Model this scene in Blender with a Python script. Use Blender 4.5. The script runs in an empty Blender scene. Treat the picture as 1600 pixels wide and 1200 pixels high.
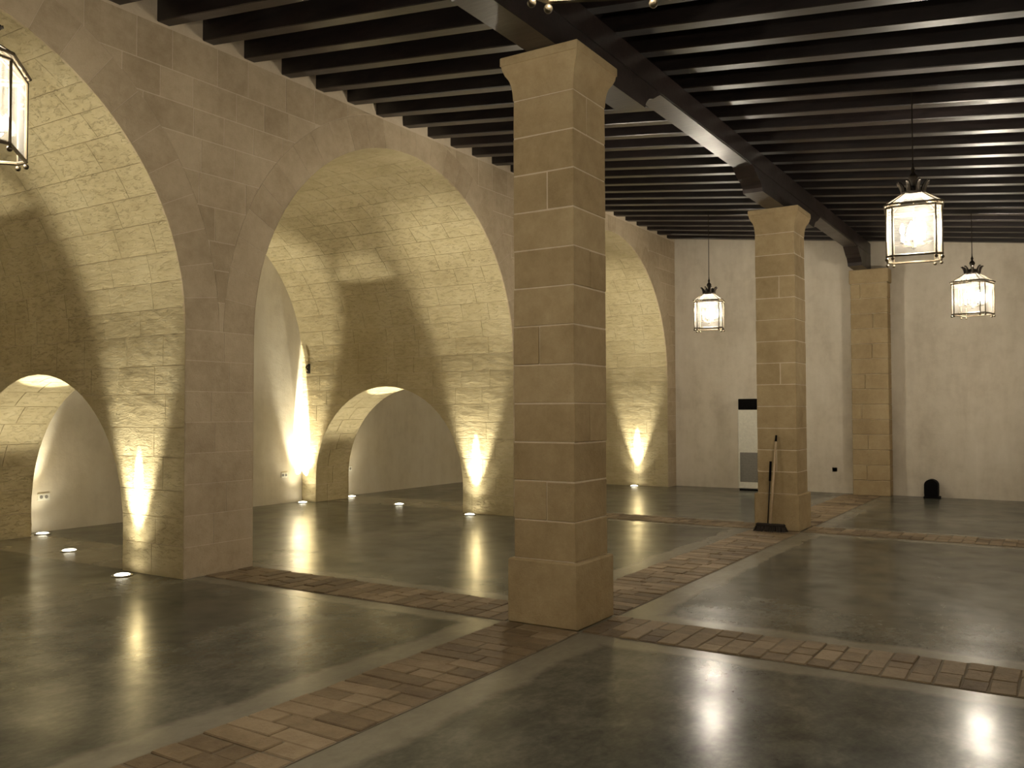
import bpy, bmesh, math, random
from math import sin, cos, pi, sqrt, radians
from mathutils import Vector, Matrix, noise as mnoise

random.seed(7)
C = bpy.context.scene.collection
SC = bpy.context.scene

# ------------------------------------------------------------------ camera, world, exposure
F_PX, PITCH, YAW, ROLL = 1376.9, 0.03094, 0.56497, -0.00226
cd = bpy.data.cameras.new('camera'); cam = bpy.data.objects.new('camera', cd); C.objects.link(cam)
cd.sensor_fit = 'HORIZONTAL'; cd.sensor_width = 36.0; cd.lens = 36.0 * F_PX / 1600.0
cd.clip_start = 0.05; cd.clip_end = 200
Fv = Vector((cos(YAW) * cos(PITCH), sin(YAW) * cos(PITCH), sin(PITCH)))
Rv = Vector((sin(YAW), -cos(YAW), 0)); Uv = Rv.cross(Fv)
R2 = Rv * cos(ROLL) + Uv * sin(ROLL); U2 = Uv * cos(ROLL) - Rv * sin(ROLL)
M = Matrix((R2, U2, -Fv)).transposed().to_4x4(); M.translation = Vector((0, -7.179, 1.6))
cam.matrix_world = M
SC.camera = cam

w = bpy.data.worlds.new('night'); SC.world = w; w.use_nodes = True
w.node_tree.nodes['Background'].inputs[0].default_value = (0.9, 0.8, 0.65, 1)
w.node_tree.nodes['Background'].inputs[1].default_value = 0.0

SC.view_settings.view_transform = 'Standard'; SC.view_settings.look = 'None'
SC.view_settings.exposure = 1.0; SC.view_settings.gamma = 1.0; SC.view_settings.use_curve_mapping = False
SC.cycles.max_bounces = 8; SC.cycles.diffuse_bounces = 5; SC.cycles.glossy_bounces = 4
SC.cycles.transparent_max_bounces = 16; SC.cycles.sample_clamp_indirect = 4.0
SC.cycles.use_denoising = True

LANTERN_W = 84.0          # watts of each lantern
LANTERN_COL = (1.0, 0.89, 0.73)
BEAM_W = 800.0            # tight beam of a floor uplight
WIDE_W = 330.0             # wide flood of a floor uplight
UP_COL = (1.0, 0.92, 0.70)

# ------------------------------------------------------------------ node helpers
def new_mat(name):
    m = bpy.data.materials.new(name); m.use_nodes = True
    nt = m.node_tree; b = nt.nodes['Principled BSDF']
    return m, nt, b

def N(nt, typ, **kw):
    n = nt.nodes.new(typ)
    for k, v in kw.items():
        if k.startswith('i_'): n.inputs[int(k[2:])].default_value = v
        else: setattr(n, k, v)
    return n

def L(nt, a, b): nt.links.new(a, b)

def pos(nt, scale=(1, 1, 1)):
    g = N(nt, 'ShaderNodeNewGeometry'); mp = N(nt, 'ShaderNodeMapping')
    mp.inputs['Scale'].default_value = scale
    L(nt, g.outputs['Position'], mp.inputs['Vector']); return mp.outputs[0]

def noise(nt, vec, scale, detail=4, rough=0.55, dist=0.0):
    n = N(nt, 'ShaderNodeTexNoise'); n.inputs['Scale'].default_value = scale
    n.inputs['Detail'].default_value = detail; n.inputs['Roughness'].default_value = rough
    n.inputs['Distortion'].default_value = dist
    L(nt, vec, n.inputs['Vector']); return n.outputs['Fac']

def ramp(nt, fac, stops):
    r = N(nt, 'ShaderNodeValToRGB'); cr = r.color_ramp
    while len(cr.elements) < len(stops): cr.elements.new(0.5)
    for e, (p, c) in zip(cr.elements, stops):
        e.position = p; e.color = (*c, 1) if len(c) == 3 else c
    L(nt, fac, r.inputs[0]); return r.outputs[0]

def mathn(nt, op, a, b=None, c=None, clamp=False):
    n = N(nt, 'ShaderNodeMath', operation=op); n.use_clamp = clamp
    for i, v in enumerate((a, b, c)):
        if v is None: continue
        if isinstance(v, (int, float)): n.inputs[i].default_value = v
        else: L(nt, v, n.inputs[i])
    return n.outputs[0]

def mixc(nt, fac, a, b, mode='MIX'):
    n = N(nt, 'ShaderNodeMix', data_type='RGBA', blend_type=mode)
    for i, v in ((0, fac), (6, a), (7, b)):
        if isinstance(v, (int, float)): n.inputs[i].default_value = v
        elif isinstance(v, tuple): n.inputs[i].default_value = (*v, 1)
        else: L(nt, v, n.inputs[i])
    return n.outputs[2]

def bump(nt, h, dist, strength, normal=None):
    b = N(nt, 'ShaderNodeBump'); b.inputs['Distance'].default_value = dist
    b.inputs['Strength'].default_value = strength
    L(nt, h, b.inputs['Height'])
    if normal is not None: L(nt, normal, b.inputs['Normal'])
    return b.outputs[0]

def stone_mat(name, dark, mid, light, pit=0.3, rnd=0.35, bed=(1, 1, 1), bdist=0.02):
    m, nt, b = new_mat(name)
    p = pos(nt); pb = pos(nt, bed)
    n1 = noise(nt, p, 1.3, 5, 0.6); n2 = noise(nt, pb, 9, 6, 0.65); n3 = noise(nt, p, 60, 3, 0.6)
    oi = N(nt, 'ShaderNodeObjectInfo')
    f = mathn(nt, 'MULTIPLY', n1, 0.55)
    f = mathn(nt, 'MULTIPLY_ADD', n2, 0.35, f)
    f = mathn(nt, 'MULTIPLY_ADD', n3, 0.12, f)
    f = mathn(nt, 'MULTIPLY_ADD', mathn(nt, 'SUBTRACT', oi.outputs['Random'], 0.5), rnd, f)
    c = ramp(nt, f, [(0.3, dark), (0.52, mid), (0.75, light)])
    L(nt, c, b.inputs['Base Color']); b.inputs['Roughness'].default_value = 0.9
    b.inputs['Specular IOR Level'].default_value = 0.15
    # pits and bedding cracks as fine relief
    v = noise(nt, pb, 14, 5, 0.7, 0.6)
    pits = ramp(nt, v, [(0.36, (0, 0, 0)), (0.46, (1, 1, 1))])
    h = mathn(nt, 'MULTIPLY_ADD', n2, 0.8, mathn(nt, 'MULTIPLY', n3, 0.25))
    h = mathn(nt, 'MULTIPLY_ADD', pits, pit, h)
    L(nt, bump(nt, h, bdist, 0.8), b.inputs['Normal'])
    return m

def plain(name, col, rough=0.5, metal=0.0, spec=0.5):
    m, nt, b = new_mat(name)
    b.inputs['Base Color'].default_value = (*col, 1); b.inputs['Roughness'].default_value = rough
    b.inputs['Metallic'].default_value = metal; b.inputs['Specular IOR Level'].default_value = spec
    n = noise(nt, pos(nt), 25, 3)
    c = mixc(nt, n, tuple(x * 0.8 for x in col), tuple(min(1, x * 1.2) for x in col)); L(nt, c, b.inputs['Base Color'])
    return m

def emit(name, col, s):
    m, nt, b = new_mat(name)
    b.inputs['Base Color'].default_value = (*col, 1)
    b.inputs['Emission Color'].default_value = (*col, 1); b.inputs['Emission Strength'].default_value = s
    return m

def plaster_mat(name, a, c_, b_):
    m, nt, b = new_mat(name)
    p = pos(nt); n1 = noise(nt, p, 0.7, 5, 0.6, 0.4); n2 = noise(nt, p, 5, 5, 0.6); n3 = noise(nt, p, 45, 3)
    st = noise(nt, pos(nt, (1.6, 1.6, 0.35)), 2.2, 4, 0.6)
    f = mathn(nt, 'MULTIPLY', n1, 0.4)
    f = mathn(nt, 'MULTIPLY_ADD', n2, 0.25, f); f = mathn(nt, 'MULTIPLY_ADD', st, 0.35, f)
    L(nt, ramp(nt, f, [(0.35, a), (0.5, c_), (0.66, b_)]), b.inputs['Base Color'])
    b.inputs['Roughness'].default_value = 0.92; b.inputs['Specular IOR Level'].default_value = 0.12
    h = mathn(nt, 'MULTIPLY_ADD', n3, 0.25, n2)
    L(nt, bump(nt, h, 0.012, 0.5), b.inputs['Normal'])
    return m

MAT = {}
MAT['pier'] = stone_mat('pier_stone', (0.34, 0.265, 0.17), (0.48, 0.39, 0.265), (0.60, 0.505, 0.36), 0.25, 0.13, bdist=0.008)
MAT['vault'] = stone_mat('vault_stone', (0.36, 0.295, 0.17), (0.49, 0.415, 0.255), (0.60, 0.53, 0.355), 0.6, 0.07, (0.8, 0.7, 2.4), bdist=0.012)
MAT['column'] = stone_mat('column_stone', (0.26, 0.19, 0.10), (0.38, 0.29, 0.165), (0.49, 0.395, 0.24), 0.25, 0.11, bdist=0.008)
MAT['mortar'] = stone_mat('lime_mortar', (0.50, 0.41, 0.29), (0.60, 0.51, 0.38), (0.68, 0.59, 0.46), 0.2, 0.0, bdist=0.006)
MAT['plaster'] = plaster_mat('lime_plaster', (0.50, 0.44, 0.35), (0.62, 0.56, 0.46), (0.70, 0.64, 0.54))
MAT['plaster_in'] = plaster_mat('vault_plaster', (0.48, 0.43, 0.34), (0.58, 0.53, 0.43), (0.64, 0.60, 0.50))

def wood_mat(name, a, b_, rough):
    m, nt, b = new_mat(name)
    n = noise(nt, pos(nt, (6, 1.2, 6)), 3, 5, 0.6, 0.5); n2 = noise(nt, pos(nt), 2.0, 3)
    L(nt, ramp(nt, n, [(0.3, a), (0.7, b_)]), b.inputs['Base Color'])
    r = mathn(nt, 'MULTIPLY_ADD', n2, 0.25, rough - 0.12); L(nt, r, b.inputs['Roughness'])
    b.inputs['Specular IOR Level'].default_value = 0.55
    L(nt, bump(nt, n, 0.004, 0.4), b.inputs['Normal'])
    return m
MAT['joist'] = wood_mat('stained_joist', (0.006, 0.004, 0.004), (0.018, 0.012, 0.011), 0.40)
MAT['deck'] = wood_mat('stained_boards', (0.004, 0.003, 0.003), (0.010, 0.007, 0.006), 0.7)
MAT['beam'] = wood_mat('stained_beam', (0.010, 0.007, 0.006), (0.028, 0.018, 0.016), 0.38)

def floor_mat():
    m, nt, b = new_mat('polished_concrete')
    g = N(nt, 'ShaderNodeNewGeometry'); sp = N(nt, 'ShaderNodeSeparateXYZ'); L(nt, g.outputs['Position'], sp.inputs[0])
    X, Y = sp.outputs[0], sp.outputs[1]
    p = pos(nt)
    wob = mathn(nt, 'MULTIPLY', mathn(nt, 'SUBTRACT', noise(nt, p, 2.3, 4, 0.6), 0.5), 0.22)
    def band(coord, c, half, soft=0.05):
        d = mathn(nt, 'ABSOLUTE', mathn(nt, 'SUBTRACT', coord, c)); d = mathn(nt, 'ADD', d, wob)
        mr = N(nt, 'ShaderNodeMapRange', interpolation_type='SMOOTHSTEP')
        mr.inputs['From Min'].default_value = half - soft; mr.inputs['From Max'].default_value = half + soft
        mr.inputs['To Min'].default_value = 1; mr.inputs['To Max'].default_value = 0
        L(nt, d, mr.inputs['Value']); return mr.outputs[0]
    f = band(Y, -3.83, 0.58)
    for c in (5.99, 12.19, -0.2): f = mathn(nt, 'MAXIMUM', f, band(X, c, 0.50))
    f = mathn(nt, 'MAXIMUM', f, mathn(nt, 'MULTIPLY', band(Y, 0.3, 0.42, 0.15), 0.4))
    n1 = noise(nt, p, 0.8, 6, 0.6, 0.6); n2 = noise(nt, p, 3.0, 5, 0.55, 0.3); n3 = noise(nt, p, 30, 3)
    ff = mathn(nt, 'MULTIPLY_ADD', n2, 0.30, mathn(nt, 'MULTIPLY', n1, 0.38)); ff = mathn(nt, 'MULTIPLY_ADD', noise(nt, pos(nt, (1, 1.6, 1)), 9, 6, 0.7, 0.4), 0.26, ff); ff = mathn(nt, 'MULTIPLY_ADD', n3, 0.10, ff)
    dark = ramp(nt, ff, [(0.40, (0.040, 0.041, 0.034)), (0.52, (0.082, 0.083, 0.067)), (0.64, (0.150, 0.146, 0.118))])
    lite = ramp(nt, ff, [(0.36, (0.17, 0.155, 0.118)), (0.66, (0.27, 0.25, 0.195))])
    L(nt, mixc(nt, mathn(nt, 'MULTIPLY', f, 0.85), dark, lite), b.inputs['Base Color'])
    r = ramp(nt, noise(nt, p, 1.7, 3), [(0.3, (0.18,) * 3), (0.7, (0.27,) * 3)]); L(nt, r, b.inputs['Roughness'])
    L(nt, ramp(nt, n2, [(0.35, (0.09,) * 3), (0.65, (0.26,) * 3)]), b.inputs['Specular IOR Level'])
    L(nt, bump(nt, noise(nt, p, 7.0, 2, 0.4), 0.0022, 0.3), b.inputs['Normal'])
    return m
MAT['floor'] = floor_mat()
MAT['brick'] = stone_mat('floor_brick', (0.12, 0.085, 0.05), (0.21, 0.155, 0.092), (0.33, 0.255, 0.165), 0.3, 0.30, bdist=0.008)
MAT['brick'].node_tree.nodes['Principled BSDF'].inputs['Roughness'].default_value = 0.6
MAT['joint'] = plain('floor_joint', (0.17, 0.14, 0.10), 0.9, 0, 0.2)
MAT['iron'] = plain('dark_iron', (0.03, 0.024, 0.018), 0.45, 0.6)
MAT['bronze'] = plain('lantern_bronze', (0.10, 0.08, 0.05), 0.4, 0.7)
MAT['steel'] = plain('brushed_ring', (0.45, 0.42, 0.36), 0.35, 0.9)
MAT['bulb'] = emit('lantern_bulb', (1.0, 0.93, 0.80), 22.0)
MAT['lens'] = emit('uplight_lens', (1.0, 0.93, 0.72), 9.0)
MAT['lens'].cycles.emission_sampling = 'NONE'
MAT['candle'] = plain('candle_sleeve', (0.7, 0.66, 0.55), 0.5)
MAT['white'] = plain('white_casing', (0.66, 0.64, 0.55), 0.45)
MAT['grille'] = plain('grey_grille', (0.20, 0.19, 0.17), 0.5)
MAT['black'] = plain('black_plastic', (0.002, 0.0015, 0.0015), 0.7, 0, 0.1)
MAT['stick'] = plain('broom_stick', (0.55, 0.42, 0.28), 0.5)
MAT['bristle'] = plain('bristles', (0.02, 0.014, 0.01), 0.9)

def glass_mat():
    m = bpy.data.materials.new('lantern_glass'); m.use_nodes = True; nt = m.node_tree
    nt.nodes.clear(); out = N(nt, 'ShaderNodeOutputMaterial')
    tr = N(nt, 'ShaderNodeBsdfTransparent'); tr.inputs[0].default_value = (0.97, 0.97, 0.95, 1)
    tl = N(nt, 'ShaderNodeBsdfTranslucent'); tl.inputs[0].default_value = (0.9, 0.88, 0.82, 1)
    gl = N(nt, 'ShaderNodeBsdfGlossy'); gl.inputs['Roughness'].default_value = 0.08
    wv = N(nt, 'ShaderNodeTexWave'); wv.inputs['Scale'].default_value = 14; wv.inputs['Distortion'].default_value = 1.5
    tc = N(nt, 'ShaderNodeTexCoord'); L(nt, tc.outputs['Object'], wv.inputs['Vector'])
    fr = N(nt, 'ShaderNodeFresnel'); fr.inputs[0].default_value = 1.45
    m1 = N(nt, 'ShaderNodeMixShader'); L(nt, mathn(nt, 'MULTIPLY_ADD', wv.outputs['Fac'], 0.03, 0.02), m1.inputs[0])
    L(nt, tr.outputs[0], m1.inputs[1]); L(nt, tl.outputs[0], m1.inputs[2])
    m2 = N(nt, 'ShaderNodeMixShader'); L(nt, fr.outputs[0], m2.inputs[0])
    L(nt, m1.outputs[0], m2.inputs[1]); L(nt, gl.outputs[0], m2.inputs[2])
    L(nt, m2.outputs[0], out.inputs[0])
    return m
MAT['glass'] = glass_mat()

# ------------------------------------------------------------------ object helpers
def link_mesh(name, verts, faces, mat, parent=None, smooth=False):
    me = bpy.data.meshes.new(name); me.from_pydata(verts, [], faces); me.update()
    me.materials.append(MAT[mat] if isinstance(mat, str) else mat)
    if smooth: me.polygons.foreach_set('use_smooth', [True] * len(me.polygons))
    o = bpy.data.objects.new(name, me); C.objects.link(o)
    if parent is not None: o.parent = parent
    return o

def from_bm(name, bm, mat, parent=None, smooth=False):
    me = bpy.data.meshes.new(name); bmesh.ops.recalc_face_normals(bm, faces=bm.faces); bm.to_mesh(me); bm.free()
    me.materials.append(MAT[mat] if isinstance(mat, str) else mat)
    if smooth: me.polygons.foreach_set('use_smooth', [True] * len(me.polygons))
    o = bpy.data.objects.new(name, me); C.objects.link(o)
    if parent is not None: o.parent = parent
    return o

def box(bm, x0, x1, y0, y1, z0, z1, bev=0.0, mat=None):
    ret = bmesh.ops.create_cube(bm, size=1.0)
    vs = ret['verts']
    for v in vs:
        v.co = Vector((x0 + (v.co.x + .5) * (x1 - x0), y0 + (v.co.y + .5) * (y1 - y0), z0 + (v.co.z + .5) * (z1 - z0)))
    if mat is not None: bmesh.ops.transform(bm, matrix=mat, verts=vs)
    if bev > 0:
        es = list({e for v in vs for e in v.link_edges})
        bmesh.ops.bevel(bm, geom=es, offset=bev, segments=1, affect='EDGES', profile=0.5)
    return vs

def tube(bm, a, b, r, seg=8, r2=None):
    a, b = Vector(a), Vector(b); d = b - a
    q = Vector((0, 0, 1)).rotation_difference(d).to_matrix().to_4x4()
    mt = Matrix.Translation((a + b) / 2) @ q
    bmesh.ops.create_cone(bm, cap_ends=True, segments=seg, radius1=r, radius2=r if r2 is None else r2, depth=d.length, matrix=mt)

def lathe(bm, prof, seg=16, rot=0.0):
    rings = []
    for r, z in prof:
        rings.append([bm.verts.new((r * cos(rot + 2 * pi * k / seg), r * sin(rot + 2 * pi * k / seg), z)) for k in range(seg)])
    for a, b in zip(rings, rings[1:]):
        for k in range(seg): bm.faces.new((a[k], a[(k + 1) % seg], b[(k + 1) % seg], b[k]))
    bm.faces.new(rings[0][::-1]); bm.faces.new(rings[-1])

def props(o, label=None, cat=None, group=None, kind=None):
    if label: o['label'] = label
    if cat: o['category'] = cat
    if group: o['group'] = group
    if kind: o['kind'] = kind
    return o

def struct(o, label, cat): return props(o, label, cat, kind='structure')

def empty(name, loc, rz=0.0, label=None, cat=None, group=None):
    o = bpy.data.objects.new(name, None); C.objects.link(o); o.location = loc; o.rotation_euler = (0, 0, rz)
    o.empty_display_size = 0.2
    return props(o, label, cat, group)

def copy_tree(o, parent=None):
    c = o.copy(); C.objects.link(c)
    if parent is not None: c.parent = parent
    for ch in list(o.children): copy_tree(ch, c)
    return c

class Acc:
    """collects block geometry so that it may be linked as one mesh"""
    def __init__(s): s.v = []; s.f = []
    def add(s, v, f):
        n = len(s.v); s.v += v; s.f += [tuple(i + n for i in q) for q in f]

def block_geo(cols, fmap, depth, nv=2, jit=0.003, edge=0.005):
    """a worn stone: cols = [(u, lo, hi)...]; fmap(u, v, d) -> point, d goes into the wall"""
    nu = len(cols); vs = []; fs = []
    g = {}
    for i, (u, lo, hi) in enumerate(cols):
        for j in range(nv + 1):
            v = lo + (hi - lo) * j / nv
            brd = i in (0, nu - 1) or j in (0, nv)
            d = edge + random.uniform(0, jit * 0.6) if brd else random.uniform(-jit, jit)
            g[i, j] = len(vs); vs.append(fmap(u, v, d))
    for i in range(nu - 1):
        for j in range(nv): fs.append((g[i, j], g[i + 1, j], g[i + 1, j + 1], g[i, j + 1]))
    rim = [(i, 0) for i in range(nu)] + [(nu - 1, j) for j in range(1, nv + 1)] + [(i, nv) for i in range(nu - 2, -1, -1)] + [(0, j) for j in range(nv - 1, 0, -1)]
    back = []
    for (i, j) in rim:
        u, lo, hi = cols[i]; back.append(len(vs)); vs.append(fmap(u, lo + (hi - lo) * j / nv, depth))
    n = len(rim)
    for k in range(n):
        a, b = g[rim[k]], g[rim[(k + 1) % n]]; fs.append((b, a, back[k], back[(k + 1) % n]))
    return vs, fs

def clip_cols(u0, u1, v0, v1, curve, n=3, extra=()):
    """rectangle minus the region below curve(u), as columns"""
    us = {u0, u1}
    for k in range(1, n): us.add(u0 + (u1 - u0) * k / n)
    for e in extra:
        if u0 + 1e-4 < e < u1 - 1e-4: us.add(e)
    # breakpoints where curve crosses v0 or v1
    S = 24
    for k in range(S):
        a = u0 + (u1 - u0) * k / S; b = u0 + (u1 - u0) * (k + 1) / S
        for lv in (v0, v1):
            fa, fb = curve(a) - lv, curve(b) - lv
            if fa * fb < 0:
                x, y = a, b
                for _ in range(14):
                    mdl = (x + y) / 2
                    if (curve(mdl) - lv) * fa > 0: x = mdl
                    else: y = mdl
                us.add((x + y) / 2)
    us = sorted(us); out = []; runs = []
    if any(v0 < curve(u) < v1 for u in us):
        more = []
        for a, b in zip(us, us[1:]):
            more += [a, (a + b) / 2]
        us = sorted(set(more + [us[-1]]))
    for u in us:
        lo = max(v0, curve(u))
        if lo < v1 - 0.0005: out.append((u, lo, v1))
        else:
            if out: out.append((u, v1 - 0.0005, v1)); runs.append(out)
            out = []
            nxt = [(u, v1 - 0.0005, v1)]
            out = nxt if True else out
            if len(out) == 1 and u == us[-1]: out = []
    if len(out) > 1: runs.append(out)
    res = []
    for r in runs:
        r = [c for k, c in enumerate(r)]
        while len(r) > 2 and r[0][2] - r[0][1] < 0.001 and r[1][2] - r[1][1] < 0.001: r = r[1:]
        while len(r) > 2 and r[-1][2] - r[-1][1] < 0.001 and r[-2][2] - r[-2][1] < 0.001: r = r[:-1]
        if len(r) >= 2 and r[-1][0] - r[0][0] > 0.04 and max(c[2] - c[1] for c in r) > 0.03: res.append(r)
    return res

# ------------------------------------------------------------------ dimensions
X0, X1 = -2.6, 17.91           # back wall behind the camera, far wall
YR = -8.1                      # right wall
YV = 4.5                       # end walls of the vaults
SL = 0.11824                   # slope of the joists
def zj(y): return 5.2705 + SL * y
ARCH = [(2.90, 2.56, 2.40), (8.84, 2.53, 2.40), (14.83, 2.62, 2.33)]   # centre x, radius, springing
PCY, PR, PZ = 2.55, 1.60, 0.42 # side passages: centre y, radius, springing
def pcurve(y):
    d = PR * PR - (y - PCY) ** 2
    return PZ + sqrt(d) if d > 0 else -9
PEXT = (PCY - PR - 1e-4, PCY - PR + 1e-4, PCY + PR - 1e-4, PCY + PR + 1e-4)
RING = 0.40
ZT = 5.25
CORE = 0.010

# ------------------------------------------------------------------ floor
fl = link_mesh('floor', [(X0, YR, 0), (X1, YR, 0), (X1, YV, 0), (X0, YV, 0)], [(0, 1, 2, 3)], 'floor')
struct(fl, 'polished grey-green concrete floor with brick strips', 'floor')

def brick_strip(along, c, half, a0, a1, label, name='brick_strip'):
    bed = bmesh.new()
    if along == 'x': box(bed, a0, a1, c - half, c + half, -0.05, 0.003)
    else: box(bed, c - half, c + half, a0, a1, -0.05, 0.003)
    s = from_bm(name, bed, 'joint')
    struct(s, label, 'brick paving')
    step = 0.145; n = int(round((a1 - a0) / step)); step = (a1 - a0) / n
    for k in range(n):
        p0 = a0 + k * step + 0.0035; p1 = a0 + (k + 1) * step - 0.0035
        sh = 0.0 if k % 2 == 0 else random.choice((-0.12, 0.12))
        cuts = [-half + 0.004, sh + random.uniform(-0.02, 0.02), half - 0.004]
        if random.random() < 0.45: cuts = [cuts[0], -half / 3 + random.uniform(-.05, .05), half / 3 + random.uniform(-.05, .05), cuts[2]]
        for q0, q1 in zip(cuts, cuts[1:]):
            q0 += 0.004; q1 -= 0.004
            bm = bmesh.new(); h = 0.009 + random.uniform(-0.004, 0.005)
            box(bm, -(p1 - p0) / 2, (p1 - p0) / 2, -(q1 - q0) / 2, (q1 - q0) / 2, -0.03, 0, 0.006)
            rot = Matrix.Rotation(random.uniform(-.012, .012), 4, 'X') @ Matrix.Rotation(random.uniform(-.012, .012), 4, 'Y') @ Matrix.Rotation(random.uniform(-.035, .035), 4, 'Z')
            cen = ((p0 + p1) / 2, c + (q0 + q1) / 2) if along == 'x' else (c + (q0 + q1) / 2, (p0 + p1) / 2)
            mt = Matrix.Translation((cen[0], cen[1], h)) @ (Matrix.Rotation(pi / 2, 4, 'Z') if along == 'y' else Matrix()) @ rot
            bmesh.ops.transform(bm, matrix=mt, verts=bm.verts[:])
            from_bm('brick', bm, 'brick', s)
    return s
CY = -3.83
COLX = (5.99, 12.19)
brick_strip('x', CY, 0.33, 1.6, COLX[0] - 0.33, 'brown brick paving strip running from the camera to the near column')
brick_strip('x', CY, 0.33, COLX[0] + 0.33, COLX[1] - 0.33, 'brown brick paving strip between the near and the far column')
brick_strip('x', CY, 0.33, COLX[1] + 0.33, 17.58, 'brick paving strip between the far column and the pilaster')
for cx, nm in zip(COLX, ('near', 'far')):
    brick_strip('y', cx, 0.30, CY + 0.33, -0.02, 'brick paving strip from the arcade pier to the %s column' % nm)
    brick_strip('y', cx, 0.30, -8.05, CY - 0.33, 'brick paving strip from the %s column towards the right wall' % nm)

# ------------------------------------------------------------------ arcade wall (wall_left)
def fcurve(x, off=RING):
    v = -9
    for xc, R, zs in ARCH:
        d = (R + off) ** 2 - (x - xc) ** 2
        if d > 0: v = max(v, zs + sqrt(d))
    return v
def opening(x):                       # opening of the wall core incl. jambs
    for xc, R, zs in ARCH:
        if abs(x - xc) < R + CORE: return zs + sqrt(max(0, (R + CORE) ** 2 - (x - xc) ** 2))
    return 0
ZW = 5.56
xs = [X0 - 0.3]
for xc, R, zs in ARCH:
    r = R + CORE
    xs += [xc - r - 1e-4] + [xc - r * cos(pi * k / 72) for k in range(73)] + [xc + r + 1e-4]
xs += [X1]
v = []; f = []
for i, x in enumerate(xs):
    lo = opening(x)
    if any(abs(abs(x - xc) - (R + CORE)) < 1e-6 for xc, R, zs in ARCH):
        lo = [zs for xc, R, zs in ARCH if abs(abs(x - xc) - (R + CORE)) < 1e-6][0]
    v += [(x, 0.005, lo), (x, 0.005, ZW)]
for i in range(len(xs) - 1): f.append((2 * i, 2 * i + 2, 2 * i + 3, 2 * i + 1))
wl = link_mesh('wall_left', v, f, 'mortar')
struct(wl, 'tall ashlar wall of three round arches opening into vaults', 'wall')

def fmap(u, vv, d): return (u, d, vv)
# pier faces and spandrels laid in courses
COURSE = 0.31
def add_course(z0, z1, xa, xb, wmin=0.34, wmax=0.62):
    x = xa; first = True
    while x < xb - 0.02:
        wd = random.uniform(wmin, wmax)
        if first: wd *= random.uniform(0.5, 1.0); first = False
        x2 = x + wd
        if xb - x2 < 0.22: x2 = xb
        for cols in clip_cols(x + .006, x2 - .006, z0 + .006, min(z1, ZT) - .006, fcurve, 3):
            if z0 > 4.5 and len(cols) > 2 and max(c[2] - c[1] for c in cols) < 0.06: continue
            vs, fs = block_geo(cols, fmap, 0.03, 2, 0.0015, 0.0015)
            link_mesh('stone_block', vs, fs, 'pier', wl)
        x = x2
piers = [(-0.46, 0.34), (5.46, 6.31), (11.37, 12.21), (17.45, X1)]
for z in range(8):
    z0 = z * 0.30; z1 = z0 + 0.30
    for k, (a, b) in enumerate(piers):
        if k == 0: continue
        wmid = (a + b) / 2 + random.uniform(-.12, .12)
        parts = [(a, b)] if (b - a < 0.5 or random.random() < 0.35) else [(a, wmid), (wmid, b)]
        for (p, q) in parts:
            zz = min(z1, 2.40)
            cols = [(p + .004 + (q - p - .008) * t, z0 + .004, zz - .004) for t in (0, .33, .66, 1)]
            vs, fs = block_geo(cols, fmap, 0.03, 2, 0.0015, 0.0015)
            link_mesh('stone_block', vs, fs, 'pier', wl)
z = 2.40
while z < ZT - 0.05:
    h = random.uniform(0.27, 0.34)
    if ZT - (z + h) < 0.12: h = ZT - z
    add_course(z, z + h, 1.2, X1)
    z += h
# voussoirs, laid radially around each arch
for ai, (xc, R, zs) in enumerate(ARCH):
    n = 27
    for k in range(n):
        t0 = pi * k / n + 0.0012; t1 = pi * (k + 1) / n - 0.0012
        if xc + (R + RING) * cos((t0 + t1) / 2) < 1.2: continue
        def hi(t): return min(R + RING - 0.005, (ZT - 0.006 - zs) / max(1e-3, sin(t)))
        cols = [(t0 + (t1 - t0) * q / 2, R + 0.002, hi(t0 + (t1 - t0) * q / 2)) for q in range(3)]
        rm = lambda u, vv, d, xc=xc, zs=zs: (xc + vv * cos(u), d, zs + vv * sin(u))
        vs, fs = block_geo(cols, rm, 0.03, 2, 0.0015, 0.0015)
        link_mesh('voussoir', vs, fs, 'pier', wl)

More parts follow.
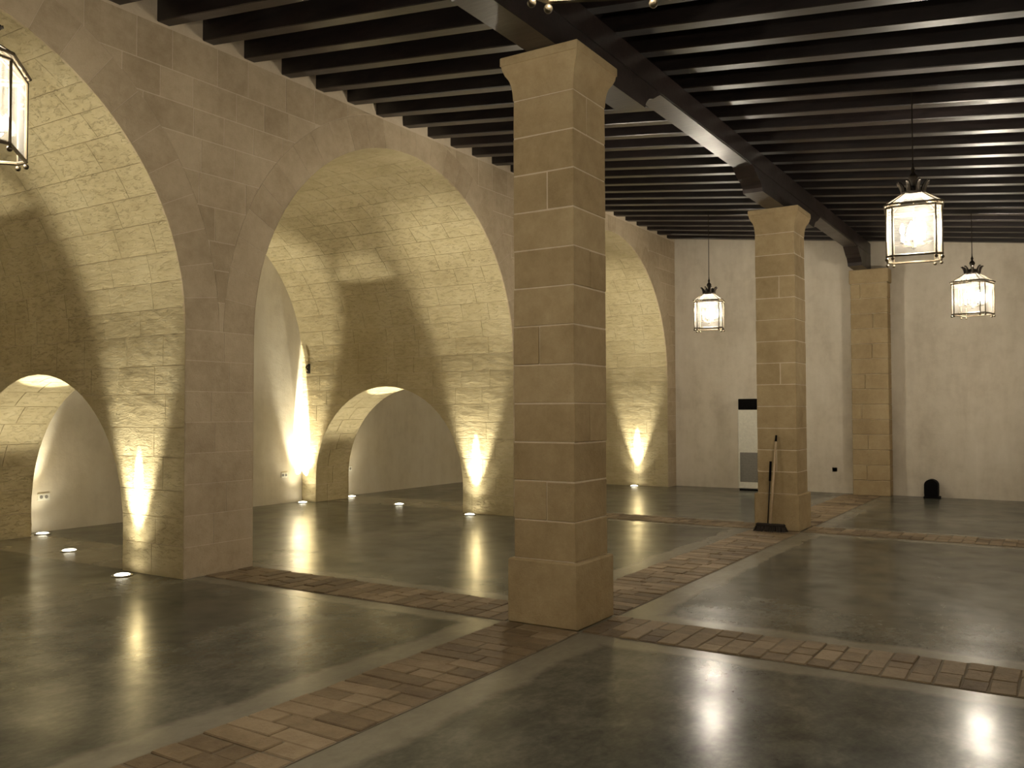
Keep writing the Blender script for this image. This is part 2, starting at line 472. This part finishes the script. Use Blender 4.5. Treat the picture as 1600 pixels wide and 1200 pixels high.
# ------------------------------------------------------------------ vaults
vault_names = ('left', 'middle', 'far')
for ai, (xc, R, zs) in enumerate(ARCH):
    # which sides have a passage
    pas = {1: ai < 2, -1: ai > 0}
    def bmap(side):
        def mp(u, s, d):
            r = R + d
            if s <= zs: return (xc + side * r, u, s)
            t = (s - zs) / R
            return (xc + side * r * cos(t), u, zs + r * sin(t))
        return mp
    vs = []; fs = []
    r = R + CORE
    ys = sorted(set([0.0, YV] + [PCY - PR * cos(pi * k / 24) for k in range(25)] + [PCY - PR - 1e-4, PCY + PR + 1e-4]))
    for side in (1, -1):
        for i in range(len(ys) - 1):
            a, b = ys[i], ys[i + 1]
            la = max(0, pcurve(a)) if pas[side] else 0; lb = max(0, pcurve(b)) if pas[side] else 0
            if pas[side]:
                if abs(a - (PCY - PR)) < 1e-9: la = PZ
                if abs(b - (PCY + PR)) < 1e-9: lb = PZ
                if abs(abs(a - PCY) - PR) < 1e-9: la = PZ
                if abs(abs(b - PCY) - PR) < 1e-9: lb = PZ
                if a == 0.0: la = 0
                if abs(b - YV) < 1e-9: lb = 0
                if abs(a - (PCY + PR + 1e-4)) < 1e-9: la = 0
                if abs(b - (PCY - PR - 1e-4)) < 1e-9: lb = 0
            n = len(vs); x = xc + side * r
            vs += [(x, a, la), (x, b, lb), (x, b, zs), (x, a, zs)]
            fs.append((n, n + 1, n + 2, n + 3))
    n0 = len(vs); K = 48
    for k in range(K + 1):
        t = pi * k / K; vs += [(xc + r * cos(t), 0.0, zs + r * sin(t)), (xc + r * cos(t), YV + .02, zs + r * sin(t))]
    for k in range(K): fs.append((n0 + 2 * k, n0 + 2 * k + 1, n0 + 2 * k + 3, n0 + 2 * k + 2))
    vt = link_mesh('ceiling_vault_' + vault_names[ai], vs, fs, 'mortar')
    struct(vt, ('cropped stone barrel vault behind the leftmost arch', 'stone barrel vault behind the middle arch', 'stone barrel vault glimpsed between the two columns')[ai], 'vault')
    # stone courses: right half block by block, left half joined
    total = zs + R * pi / 2
    for side in (1, -1):
        acc = Acc(); mp = bmap(side)
        s = 0.0; row = 0
        T = total + (0.15 if side == 1 else -0.15)
        while s < T - 0.01:
            h = random.uniform(0.25, 0.33)
            if T - (s + h) < 0.15: h = T - s
            y = 0.004; first = True
            while y < YV - 0.02:
                wd = random.uniform(0.45, 0.8) * (0.6 if first and row % 2 else 1); first = False
                y2 = y + wd
                if YV - y2 < 0.3: y2 = YV
                cv = pcurve if pas[side] else (lambda u: -9)
                for cols in clip_cols(y + .0025, y2 - .0025, s + .0025, s + h - .0025, cv, 4, PEXT if pas[side] else ()):
                    vv, ff = block_geo(cols, mp, 0.04, 3, 0.0018, 0.0012)
                    if side == 1: link_mesh('stone_block', vv, ff, 'vault', vt)
                    else: acc.add(vv, ff)
                y = y2
            s += h; row += 1
        if side == -1:
            o = link_mesh('stone_courses', acc.v, acc.f, 'vault', vt); o['kind'] = 'stuff'

# passages through the piers
ptot = PZ * 2 + pi * PR
def pm(s, d):
    r = PR + d
    if s < PZ: return (PCY + r, s)
    if s > PZ + pi * PR: return (PCY - r, ptot - s)
    t = (s - PZ) / PR; return (PCY + r * cos(t), PZ + r * sin(t))
for k, (xa, xb) in enumerate(((ARCH[0][0] + ARCH[0][1], ARCH[1][0] - ARCH[1][1]), (ARCH[1][0] + ARCH[1][1], ARCH[2][0] - ARCH[2][1]))):
    vs = []; fs = []; K = 40
    for i in range(K + 1):
        y, z = pm(ptot * i / K, 0.012); vs += [(xa + .01, y, z), (xb - .01, y, z)]
    for i in range(K): fs.append((2 * i, 2 * i + 1, 2 * i + 3, 2 * i + 2))
    pw = link_mesh('wall_passage_%d' % (k + 1), vs, fs, 'mortar')
    struct(pw, ('low arched passage lining through the pier of the leftmost arch', 'low arched passage lining through the pier behind the front column')[k], 'passage')
    s = 0; row = 0
    n = 19
    for i in range(n):
        s0 = ptot * i / n + .003; s1 = ptot * (i + 1) / n - .003
        mid = xa + (xb - xa) * (0.5 if i % 2 else 0.34)
        for (p, q) in ((xa + .004, mid - .004), (mid + .004, xb - .004)):
            cols = [(p + (q - p) * t, s0, s1) for t in (0, .5, 1)]
            vv, ff = block_geo(cols, lambda u, vv_, d: (u, *pm(vv_, d)), 0.03, 3, 0.0015, 0.002)
            link_mesh('stone_block', vv, ff, 'vault', pw)

# end walls of the vaults (plastered)
for k, (xc, R, zs) in enumerate(ARCH):
    vs = [(xc - R - .02, YV, 0), (xc + R + .02, YV, 0)] + [(xc + (R + .02) * cos(pi * i / 40), YV, zs + (R + .02) * sin(pi * i / 40)) for i in range(41)]
    fs = [tuple(range(len(vs)))]
    o = link_mesh('wall_vault_%d' % (k + 1), vs, fs, 'plaster_in')
    struct(o, ('plastered end wall of the leftmost vault', 'plastered end wall of the middle vault', 'plastered end wall of the far vault')[k], 'wall')

# ------------------------------------------------------------------ other walls
def slab(name, x0, x1, y0, y1, z0, z1, mat, label):
    bm = bmesh.new(); box(bm, x0, x1, y0, y1, z0, z1)
    return struct(from_bm(name, bm, mat), label, 'wall')
slab('wall_far', X1, X1 + .3, YR - .3, 0.01, -0.05, 5.6, 'plaster', 'cream plastered far wall behind the columns')
slab('wall_right', X0 - .3, X1, YR - .3, YR, -0.05, 5.6, 'plaster', 'plastered long wall on the side of the camera')
slab('wall_behind', X0 - .3, X0, YR, YV, -0.05, 5.6, 'plaster', 'plastered wall behind the camera')

# ------------------------------------------------------------------ ceiling: deck, joists, beam
JW, JH = 0.14, 0.25
def cz(y): return zj(y) + JH
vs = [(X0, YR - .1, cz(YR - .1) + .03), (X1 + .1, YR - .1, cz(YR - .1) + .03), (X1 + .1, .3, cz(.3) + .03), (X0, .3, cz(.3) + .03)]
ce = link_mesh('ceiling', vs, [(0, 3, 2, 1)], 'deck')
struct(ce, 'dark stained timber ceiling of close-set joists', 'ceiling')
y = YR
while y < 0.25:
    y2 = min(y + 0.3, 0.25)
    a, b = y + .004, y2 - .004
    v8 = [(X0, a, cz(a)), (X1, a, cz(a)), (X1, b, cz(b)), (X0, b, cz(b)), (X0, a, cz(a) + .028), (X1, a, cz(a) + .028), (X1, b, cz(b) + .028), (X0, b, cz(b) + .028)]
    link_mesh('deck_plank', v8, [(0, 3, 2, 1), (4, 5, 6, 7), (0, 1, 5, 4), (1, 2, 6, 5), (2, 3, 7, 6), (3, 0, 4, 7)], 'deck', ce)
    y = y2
k = -15
while True:
    x = 5.1192 + k * 0.51541; k += 1
    if x < X0: continue
    if x + JW > X1 + 0.02: break
    a, b = YR, 0.12; e = 0.008; j = random.uniform(-.004, .004)
    prof = [(x, 0 + e), (x + e, 0), (x + JW - e, 0), (x + JW, e), (x + JW, JH), (x, JH)]
    v12 = [(px, a, zj(a) + pz + j) for px, pz in prof] + [(px, b, zj(b) + pz + j) for px, pz in prof]
    ff = [tuple(range(6)), tuple(range(11, 5, -1))] + [(i, i + 6, (i + 1) % 6 + 6, (i + 1) % 6) for i in range(6)]
    link_mesh('joist', v12, ff, 'joist', ce)

BY0, BY1 = -3.985, -3.735
ZB = 4.57
def zjb(y): return zj(y) + 0.01
# beam as a long prism, with corbels over the columns and at the wall
vb = []
for x in (X0, X1): vb += [(x, BY0, ZB), (x, BY1, ZB), (x, BY1, zjb(BY1)), (x, BY0, zjb(BY0) + .0)]
bmb = bmesh.new(); vv = [bmb.verts.new(p) for p in vb]
for q in ((0, 1, 2, 3), (7, 6, 5, 4), (0, 4, 5, 1), (1, 5, 6, 2), (2, 6, 7, 3), (3, 7, 4, 0)): bmb.faces.new([vv[i] for i in q])
bmesh.ops.bevel(bmb, geom=[e for e in bmb.edges if abs(e.verts[0].co.x - e.verts[1].co.x) > 1], offset=0.012, segments=2, affect='EDGES')
beam = from_bm('ceiling_beam', bmb, 'beam')
struct(beam, 'heavy dark stained timber beam resting on the two columns', 'beam')
for yy, zz in ((BY0 - .02, .02), (BY0 - .012, .10)):     # moulding along the upper side of the beam
    pass
def corbel(cx, half_bot, half_top, z0=4.335, z1=ZB + .002, one_side=False, w=0.125):
    prof = [(-half_bot, z0), (half_bot, z0)]
    nose = []
    for q in range(1, 9):
        t = q / 8
        nose.append((half_bot + (half_top - half_bot) * (t ** 1.4 if t < .5 else t), z0 + (z1 - z0) * (t ** 0.8)))
    prof += nose + [(-a, b) for a, b in reversed(nose)]
    if one_side: prof = [(min(a, 0.30), b) for a, b in prof]
    ym = (BY0 + BY1) / 2
    a = [(cx + px, ym - w, pz) for px, pz in prof]; b = [(cx + px, ym + w, pz) for px, pz in prof]
    n = len(prof); ff = [tuple(range(n)), tuple(range(2 * n - 1, n - 1, -1))] + [(i, i + n, (i + 1) % n + n, (i + 1) % n) for i in range(n)]
    return link_mesh('corbel', a + b, ff, 'beam', beam)
corbel(COLX[0], 1.30, 1.68)
corbel(COLX[1], 1.30, 1.72)
corbel(17.62, 0.55, 0.95, z0=4.27, one_side=True)

# ------------------------------------------------------------------ columns
def square_lathe(prof, rad=0.0):
    vs = []; fs = []
    for h, z in prof: vs += [(-h, -h, z), (h, -h, z), (h, h, z), (-h, h, z)]
    n = len(prof)
    for i in range(n - 1):
        for q in range(4): fs.append((4 * i + q, 4 * i + (q + 1) % 4, 4 * i + 4 + (q + 1) % 4, 4 * i + 4 + q))
    fs.append((3, 2, 1, 0)); fs.append(tuple(4 * (n - 1) + q for q in range(4)))
    return vs, fs

def stone_column(x, y, label):
    t = empty('stone_column', (x, y, 0), 0, label, 'column', 'square stone columns under the beam')
    hs = 0.264
    # plinth
    bm = bmesh.new(); box(bm, -.302, .302, -.302, .302, 0, .485, 0.012)
    from_bm('plinth', bm, 'column', t)
    bm = bmesh.new(); box(bm, -hs + .004, hs - .004, -hs + .004, hs - .004, .48, 4.02)
    from_bm('core', bm, 'mortar', t)
    z = .487; n = 12; st = (4.0 - z) / n
    for k in range(n):
        za, zb = z + k * st + .004, z + (k + 1) * st - .004
        j = random.uniform(-.003, .003)
        # every other course is two stones
        if k % 2: segs = [(-hs, random.uniform(-.08, .1)), None]; segs[1] = (segs[0][1], hs)
        else: segs = [(-hs, hs)]
        for a, b in segs:
            bm = bmesh.new()
            if k % 4 == 1: box(bm, -hs + j, hs + j, a + (.003 if a > -hs else 0), b - (.003 if b < hs else 0), za, zb, 0.005)
            else: box(bm, a + (.003 if a > -hs else 0), b - (.003 if b < hs else 0), -hs + j, hs + j, za, zb, 0.005)
            for v_ in bm.verts: v_.co += Vector([random.uniform(-.002, .002) for _ in range(3)])
            from_bm('stone_block', bm, 'column', t)
    prof = [(.264, 4.004), (.268, 4.07), (.277, 4.125), (.284, 4.15), (.290, 4.165), (.310, 4.195), (.326, 4.235), (.331, 4.265), (.338, 4.268), (.338, 4.328), (.333, 4.334)]
    vs, fs = square_lathe(prof); link_mesh('capital', vs, fs, 'column', t)
    return t
stone_column(COLX[0], CY, 'large square sandstone column nearest the camera, on a plinth')
stone_column(COLX[1], CY, 'smaller-looking far square stone column with a broom leaning on it')

# half pillar against the far wall
t = empty('stone_pilaster', (17.76, -3.98, 0), 0, 'yellowish square stone pilaster against the far wall under the beam end', 'pilaster')
bm = bmesh.new(); box(bm, -.14, .148, -.33, .30, 0, 4.2); from_bm('core', bm, 'mortar', t)
z = 0.0; n = 14; st = 4.0 / n
for k in range(n):
    j = random.uniform(-.003, .003)
    ms = random.uniform(-.15, .15)
    segs = [(-.345, .315)] if k % 2 == 0 else [(-.345, ms - .003), (ms + .003, .315)]
    for a, b in segs:
        bm = bmesh.new(); box(bm, -.155 + j, .148, a, b, z + k * st + .004, z + (k + 1) * st - .004, 0.008)
        from_bm('stone_block', bm, 'column', t)
bm = bmesh.new(); box(bm, -.175, .148, -.37, .335, 4.005, 4.27, 0.012); from_bm('capital', bm, 'column', t)

# ------------------------------------------------------------------ floor uplights
def spot(name, parent, loc, direction, watts, half_deg, blend, rad, col):
    ld = bpy.data.lights.new(name, 'SPOT'); ld.energy = watts; ld.color = col
    ld.spot_size = radians(2 * half_deg); ld.spot_blend = blend; ld.shadow_soft_size = rad
    o = bpy.data.objects.new(name, ld); C.objects.link(o); o.location = loc; o.parent = parent
    o.rotation_euler = Vector(direction).to_track_quat('-Z', 'Y').to_euler()
    return o

def uplight(x, y, lean, label, beam=1.0, wide=1.0, bh=5.8, bang=13.8, wh=21, group='round uplights recessed in the floor', narrow_top=False):
    t = empty('floor_uplight', (x, y, 0), 0, label, 'uplight', group)
    bm = bmesh.new(); lathe(bm, [(.098, 0.0), (.100, 0.006), (.094, .010), (.074, .010), (.072, .006)], 24); from_bm('trim_ring', bm, 'steel', t, True)
    bm = bmesh.new(); lathe(bm, [(.074, .004), (.073, .010), (.062, .017), (.035, .021), (.001, .022)], 24); from_bm('lens', bm, 'lens', t, True)
    d = Vector(lean)
    if narrow_top:
        spot('flood_lamp', t, (0, 0, .045), (0, 0, 1), WIDE_W * wide, 56, 0.35, 0.03, UP_COL)
        spot('beam_lamp', t, (0, 0, .045), (0, 0, 1), BEAM_W * beam, bh, 0.25, 0.02, UP_COL)
        return t
    a = radians(bang)
    spot('beam_lamp', t, (0, 0, .045), (d.x * math.tan(a), d.y * math.tan(a), 1), BEAM_W * beam, bh, 0.15, 0.008, UP_COL)
    spot('flood_lamp', t, (0, 0, .045), (d.x * 0.05, d.y * 0.05, 1), WIDE_W * wide, wh, 0.7, 0.03, UP_COL)
    spot('spill_lamp', t, (0, 0, .045), (d.x * -0.1, d.y * -0.1, 1), WIDE_W * wide * 0.07, 50, 1.0, 0.05, UP_COL)
    return t
for ai, (xc, R, zs) in enumerate(ARCH):
    xr = xc + R; xl = xc - R
    who = ('leftmost', 'middle', 'far')[ai]
    uplight(xr - .17, 0.70, (1, 0), 'glowing round floor uplight at the front pier foot of the %s arch' % who)
    uplight(xr - .19, 4.28, (0.5, 0.6), 'glowing round floor uplight in the rear corner of the %s vault' % who, beam=3.0, wide=1.0, wh=20, bh=12.5, bang=22)
    uplight(xl + .22, 4.28, (-0.6, 0.6), 'glowing round floor uplight in the rear corner of the %s vault, seen through a passage' % who if ai else 'round floor uplight out of sight at the back of the leftmost vault', beam=1.2, wide=0.6, wh=18, bh=9, bang=22)
    uplight(xl + .17, 0.70, (-1, 0), 'round floor uplight hidden behind the near pier of the %s arch' % who, wide=0.7)
for k, x in enumerate((5.90, 11.82)):
    uplight(x, 2.62, (0, 0), ('glowing round floor uplight in the middle of the left passage', 'glowing round floor uplight in the middle of the low passage of the middle vault')[k], beam=0.35, wide=0.18, bh=17, narrow_top=True)

# ------------------------------------------------------------------ lanterns
def make_lantern():
    t = empty('hanging_lantern', (0, 0, 3.0))
    a, c = 0.18, 0.053                       # half of the main side, chamfer
    P = [(a, -(a + c)), (a + c, -a), (a + c, a), (a, a + c), (-a, a + c), (-(a + c), a), (-(a + c), -a), (-a, -(a + c))]
    H = 0.47; rs = 0.42; zr = 0.615          # body height, roof shrink, roof top
    # frames
    def rails(z, s, r):
        bm = bmesh.new()
        for k in range(8):
            p, q = P[k], P[(k + 1) % 8]; tube(bm, (p[0] * s, p[1] * s, z), (q[0] * s, q[1] * s, z), r, 6)
        return bm
    bm = rails(0.02, 1.0, .011); bm2 = rails(-0.0, 1.03, .007)
    from_bm('bottom_rail', bm, 'bronze', t); bm2.free()
    bm = bmesh.new()
    for z, s, r in ((H, 1.0, .011), (H + .028, 1.06, .009)):
        for k in range(8):
            p, q = P[k], P[(k + 1) % 8]; tube(bm, (p[0] * s, p[1] * s, z), (q[0] * s, q[1] * s, z), r, 6)
    from_bm('top_rail', bm, 'bronze', t)
    for k in range(8):
        p = P[k]; q = P[(k + 1) % 8]
        bm = bmesh.new(); tube(bm, (p[0], p[1], .02), (p[0], p[1], H), .0085, 6); from_bm('corner_bar', bm, 'bronze', t)
        bm = bmesh.new(); bmesh.ops.create_uvsphere(bm, u_segments=10, v_segments=6, radius=.016, matrix=Matrix.Translation((p[0], p[1], -0.008))); from_bm('ball_foot', bm, 'bronze', t, True)
        link_mesh('side_pane', [(p[0] * .985, p[1] * .985, .025), (q[0] * .985, q[1] * .985, .025), (q[0] * .985, q[1] * .985, H - .005), (p[0] * .985, p[1] * .985, H - .005)], [(0, 1, 2, 3)], 'glass', t)
        s1, s2 = 1.05, rs
        link_mesh('roof_pane', [(p[0] * s1, p[1] * s1, H + .03), (q[0] * s1, q[1] * s1, H + .03), (q[0] * s2, q[1] * s2, zr), (p[0] * s2, p[1] * s2, zr)], [(0, 1, 2, 3)], 'glass', t)
        bm = bmesh.new(); tube(bm, (p[0] * s1, p[1] * s1, H + .03), (p[0] * s2, p[1] * s2, zr), .006, 6); from_bm('roof_bar', bm, 'bronze', t)
    # crown: band with eight outward-curling leaves
    bm = bmesh.new()
    lathe(bm, [(.105, zr - .01), (.108, zr + .02), (.085, zr + .03), (.085, zr + .05), (.06, zr + .075), (.02, zr + .085)], 16)
    for k in range(8):
        an = 2 * pi * k / 8 + pi / 8; dx, dy = cos(an), sin(an)
        pts = [(.088, .02, .026), (.098, .06, .022), (.115, .095, .018), (.138, .118, .013), (.145, .105, .008)]
        for (r0, z0, w0), (r1, z1, w1) in zip(pts, pts[1:]):
            tube(bm, (dx * r0, dy * r0, zr + z0), (dx * r1, dy * r1, zr + z1), w0, 6, w1)
    from_bm('crown', bm, 'iron', t)
    bm = bmesh.new()
    lathe(bm, [(.03, zr + .07), (.018, zr + .11), (.030, zr + .14), (.042, zr + .165), (.030, zr + .19), (.012, zr + .21), (.020, zr + .235), (.008, zr + .27), (.006, zr + .31)], 12)
    from_bm('finial', bm, 'iron', t, True)
    # candelabra inside
    cb_ = bmesh.new(); tube(cb_, (0, 0, .12), (0, 0, zr), .007, 8)
    lathe(cb_, [(.012, .10), (.026, .12), (.012, .15)], 10)
    spots = [(cos(2 * pi * k / 5 + .4) * .10, sin(2 * pi * k / 5 + .4) * .10) for k in range(5)]
    for sx, sy in spots: tube(cb_, (0, 0, .13), (sx, sy, .16), .005, 6); lathe_at(cb_, sx, sy)
    cb = from_bm('candelabra', cb_, 'bronze', t)
    for sx, sy in spots:
        bm = bmesh.new(); tube(bm, (sx, sy, .17), (sx, sy, .25), .011, 8); from_bm('candle', bm, 'candle', cb)
        bm = bmesh.new(); lathe(bm, [(.008, .25), (.018, .268), (.0215, .29), (.016, .32), (.006, .345), (.001, .352)], 10)
        bmesh.ops.translate(bm, verts=bm.verts[:], vec=(sx, sy, 0)); from_bm('bulb', bm, 'bulb', cb, True)
    ld = bpy.data.lights.new('lantern_lamp', 'POINT'); ld.energy = LANTERN_W; ld.color = LANTERN_COL; ld.shadow_soft_size = .07
    o = bpy.data.objects.new('lantern_lamp', ld); C.objects.link(o); o.location = (0, 0, .30); o.parent = t
    return t
def lathe_at(bm, sx, sy):
    n0 = len(bm.verts); bm.verts.ensure_lookup_table()
    lathe(bm, [(.006, .155), (.020, .165), (.022, .172), (.012, .173)], 8)
    bm.verts.ensure_lookup_table()
    bmesh.ops.translate(bm, verts=bm.verts[n0:], vec=(sx, sy, 0))

LAN = [
    (14.68, -1.92, 14, 'lit glass lantern with dark crown hanging on a thin rod left of the far column'),
    (8.93, -5.97, 8, 'largest whole lit glass lantern, its roof against the dark joists'),
    (14.66, -5.98, -15, 'lit crowned lantern before the plain far wall, above the small black floor unit'),
    (2.48, -5.94, 26, 'lantern cut off by the top edge, only its bottom rail and ball feet showing'),
    (2.42, -2.18, 49, 'lit lantern cut off at the picture edge in front of the leftmost vault'),
    (8.95, -1.92, 14, 'lit lantern hidden behind the front column'),
]
proto = None
for i, (x, y, deg, lab) in enumerate(LAN):
    if proto is None: proto = make_lantern(); o = proto
    else: o = copy_tree(proto)
    o.location = (x, y, 3.0); o.rotation_euler = (0, 0, radians(deg))
    props(o, lab, 'lantern', 'crowned glass lanterns hanging from the joists')
LANS = [o for o in C.objects if o.name.startswith('hanging_lantern')]
for o in LANS:
    top = zj(o.location.y) + JH
    # the joist nearest to the lantern carries it
    bm = bmesh.new(); tube(bm, (0, 0, .90), (0, 0, top - 3.0 + .02), .0055, 8)
    q = 0
    from_bm('hanging_rod', bm, 'iron', o)
    bm = bmesh.new(); lathe(bm, [(.012, top - 3.09), (.05, top - 3.05), (.06, top - 3.0 + .002)], 12); from_bm('ceiling_rose', bm, 'iron', o, True)

# ------------------------------------------------------------------ air conditioner at the far wall
t = empty('air_conditioner', (17.70, -1.74, 0), 0, 'tall white floor-standing air conditioner with a grey grille, half behind the far column', 'air conditioner')
bm = bmesh.new(); box(bm, -.16, .19, -.27, .27, 0.03, 1.62, 0.015); from_bm('casing', bm, 'white', t)
bm = bmesh.new(); box(bm, -.15, .19, -.26, .26, 1.62, 1.84, 0.01); from_bm('air_outlet', bm, 'black', t)
for k in range(5):
    bm = bmesh.new(); z = 1.65 + k * .036; box(bm, -.165, -.15, -.245, .245, z, z + .010); from_bm('louvre', bm, 'black', t)
bm = bmesh.new(); box(bm, -.170, -.155, -.225, .225, .17, .76, .004); gr = from_bm('intake_grille', bm, 'grille', t)
for k in range(11):
    bm = bmesh.new(); z = .19 + k * .05; box(bm, -.176, -.168, -.215, .215, z, z + .022); from_bm('slat', bm, 'grille', gr)
bm = bmesh.new(); box(bm, -.14, .17, -.25, .25, 0, .032); from_bm('base', bm, 'black', t)

# black rounded unit on the floor by the far wall
t = empty('floor_speaker', (17.76, -5.0, 0), 0, 'small black round-topped unit standing on the floor against the far wall', 'speaker')
prof = [(-.11, 0.03)] + [(-.115, .10)] + [(-.115 * cos(pi * k / 10), .235 + .105 * sin(pi * k / 10)) for k in range(11)] + [(.115, .10), (.11, .03)]
a = [(-.10, yy, zz) for yy, zz in prof]; b = [(.12, yy, zz) for yy, zz in prof]; n = len(prof)
link_mesh('body', a + b, [tuple(range(n)), tuple(range(2 * n - 1, n - 1, -1))] + [(i, i + n, (i + 1) % n + n, (i + 1) % n) for i in range(n)], 'black', t)
bm = bmesh.new(); box(bm, -.13, .13, -.145, .125, 0, .032, .008); from_bm('base', bm, 'black', t)
bm = bmesh.new(); bmesh.ops.create_cone(bm, cap_ends=True, segments=20, radius1=.08, radius2=.07, depth=.012, matrix=Matrix.Translation((-.105, 0, .20)) @ Matrix.Rotation(pi / 2, 4, 'Y')); from_bm('front_grille', bm, 'black', t)

# broom and dustpan at the far column
def tilt_thing(name, loc, label, cat): return empty(name, loc, 0, label, cat)
t = tilt_thing('broom', (11.70, -3.80, 0), 'broom with a pale stick and dark head leaning on the far column', 'broom')
top = Vector((.19, -.035, 1.27)); base = Vector((0, 0, .10))
bm = bmesh.new(); tube(bm, base, base + (top - base) * .93, .014, 10); from_bm('stick', bm, 'stick', t, True)
bm = bmesh.new(); tube(bm, base + (top - base) * .93, top, .016, 10, .013); from_bm('grip', bm, 'black', t, True)
bm = bmesh.new(); box(bm, -.035, .035, -.19, .19, .07, .11, .012); from_bm('head', bm, 'bristle', t)
bm = bmesh.new()
for i in range(16):
    yy = -.18 + .36 * i / 15
    for xx in (-.03, 0, .03): tube(bm, (xx, yy, .075), (xx * 1.9 + random.uniform(-.01, .01), yy * 1.12 + random.uniform(-.01, .01), 0.001), .010, 5, .014)
o = from_bm('bristles', bm, 'bristle', t); o['kind'] = 'stuff'
t = tilt_thing('short_pole', (11.80, -3.735, 0), 'short pole with a dark grip leaning on the far column beside the broom', 'pole')
bm = bmesh.new(); tube(bm, (-.02, 0, .002), (.055, -.02, .68), .009, 8); from_bm('shaft', bm, 'iron', t, True)
bm = bmesh.new(); tube(bm, (.053, -.0195, .66), (.072, -.027, .92), .016, 10); from_bm('grip', bm, 'black', t, True)

# wall sockets on the plaster, iron bracket on the vault
def socket(loc, rz, label, wd=.15):
    t = empty('wall_socket', loc, rz, label, 'socket', 'white wall sockets')
    bm = bmesh.new(); box(bm, -wd / 2, wd / 2, -.012, 0, -.045, .045, .004); from_bm('face_plate', bm, 'white', t)
    n = 2 if wd > .12 else 1
    for k in range(n):
        cx = (k - (n - 1) / 2) * .07
        bm = bmesh.new(); bmesh.ops.create_cone(bm, cap_ends=True, segments=14, radius1=.024, radius2=.022, depth=.006, matrix=Matrix.Translation((cx, -.013, 0)) @ Matrix.Rotation(pi / 2, 4, 'X')); from_bm('outlet', bm, 'grille', t)
socket((6.66, YV, .465), 0, 'double wall socket seen through the passage under the leftmost arch', .17)
socket((10.95, YV, .49), 0, 'wall socket on the end wall of the middle vault beside the bright uplight', .14)
socket((12.62, YV, .51), 0, 'small wall socket seen through the low passage of the middle vault', .10)
socket((X1, -3.27, .45), -pi / 2 + pi, 'small socket on the far wall between the far column and the pilaster', .10)
t = empty('iron_bracket', (ARCH[1][0] + ARCH[1][1], 4.33, 2.36), 0, 'small dark iron bracket on the middle vault wall above the rear uplight', 'bracket')
bm = bmesh.new(); box(bm, -.012, .01, -.03, .03, -.08, .10, .004); from_bm('back_plate', bm, 'iron', t)
bm = bmesh.new()
pts = [(-.01, 0, .06), (-.035, .01, .07), (-.045, .03, .03), (-.035, .0, -.01), (-.03, -.02, -.02), (-.035, 0, -.06), (-.045, .02, -.05)]
for a_, b_ in zip(pts, pts[1:]): tube(bm, a_, b_, .013, 8)
from_bm('hook', bm, 'iron', t)
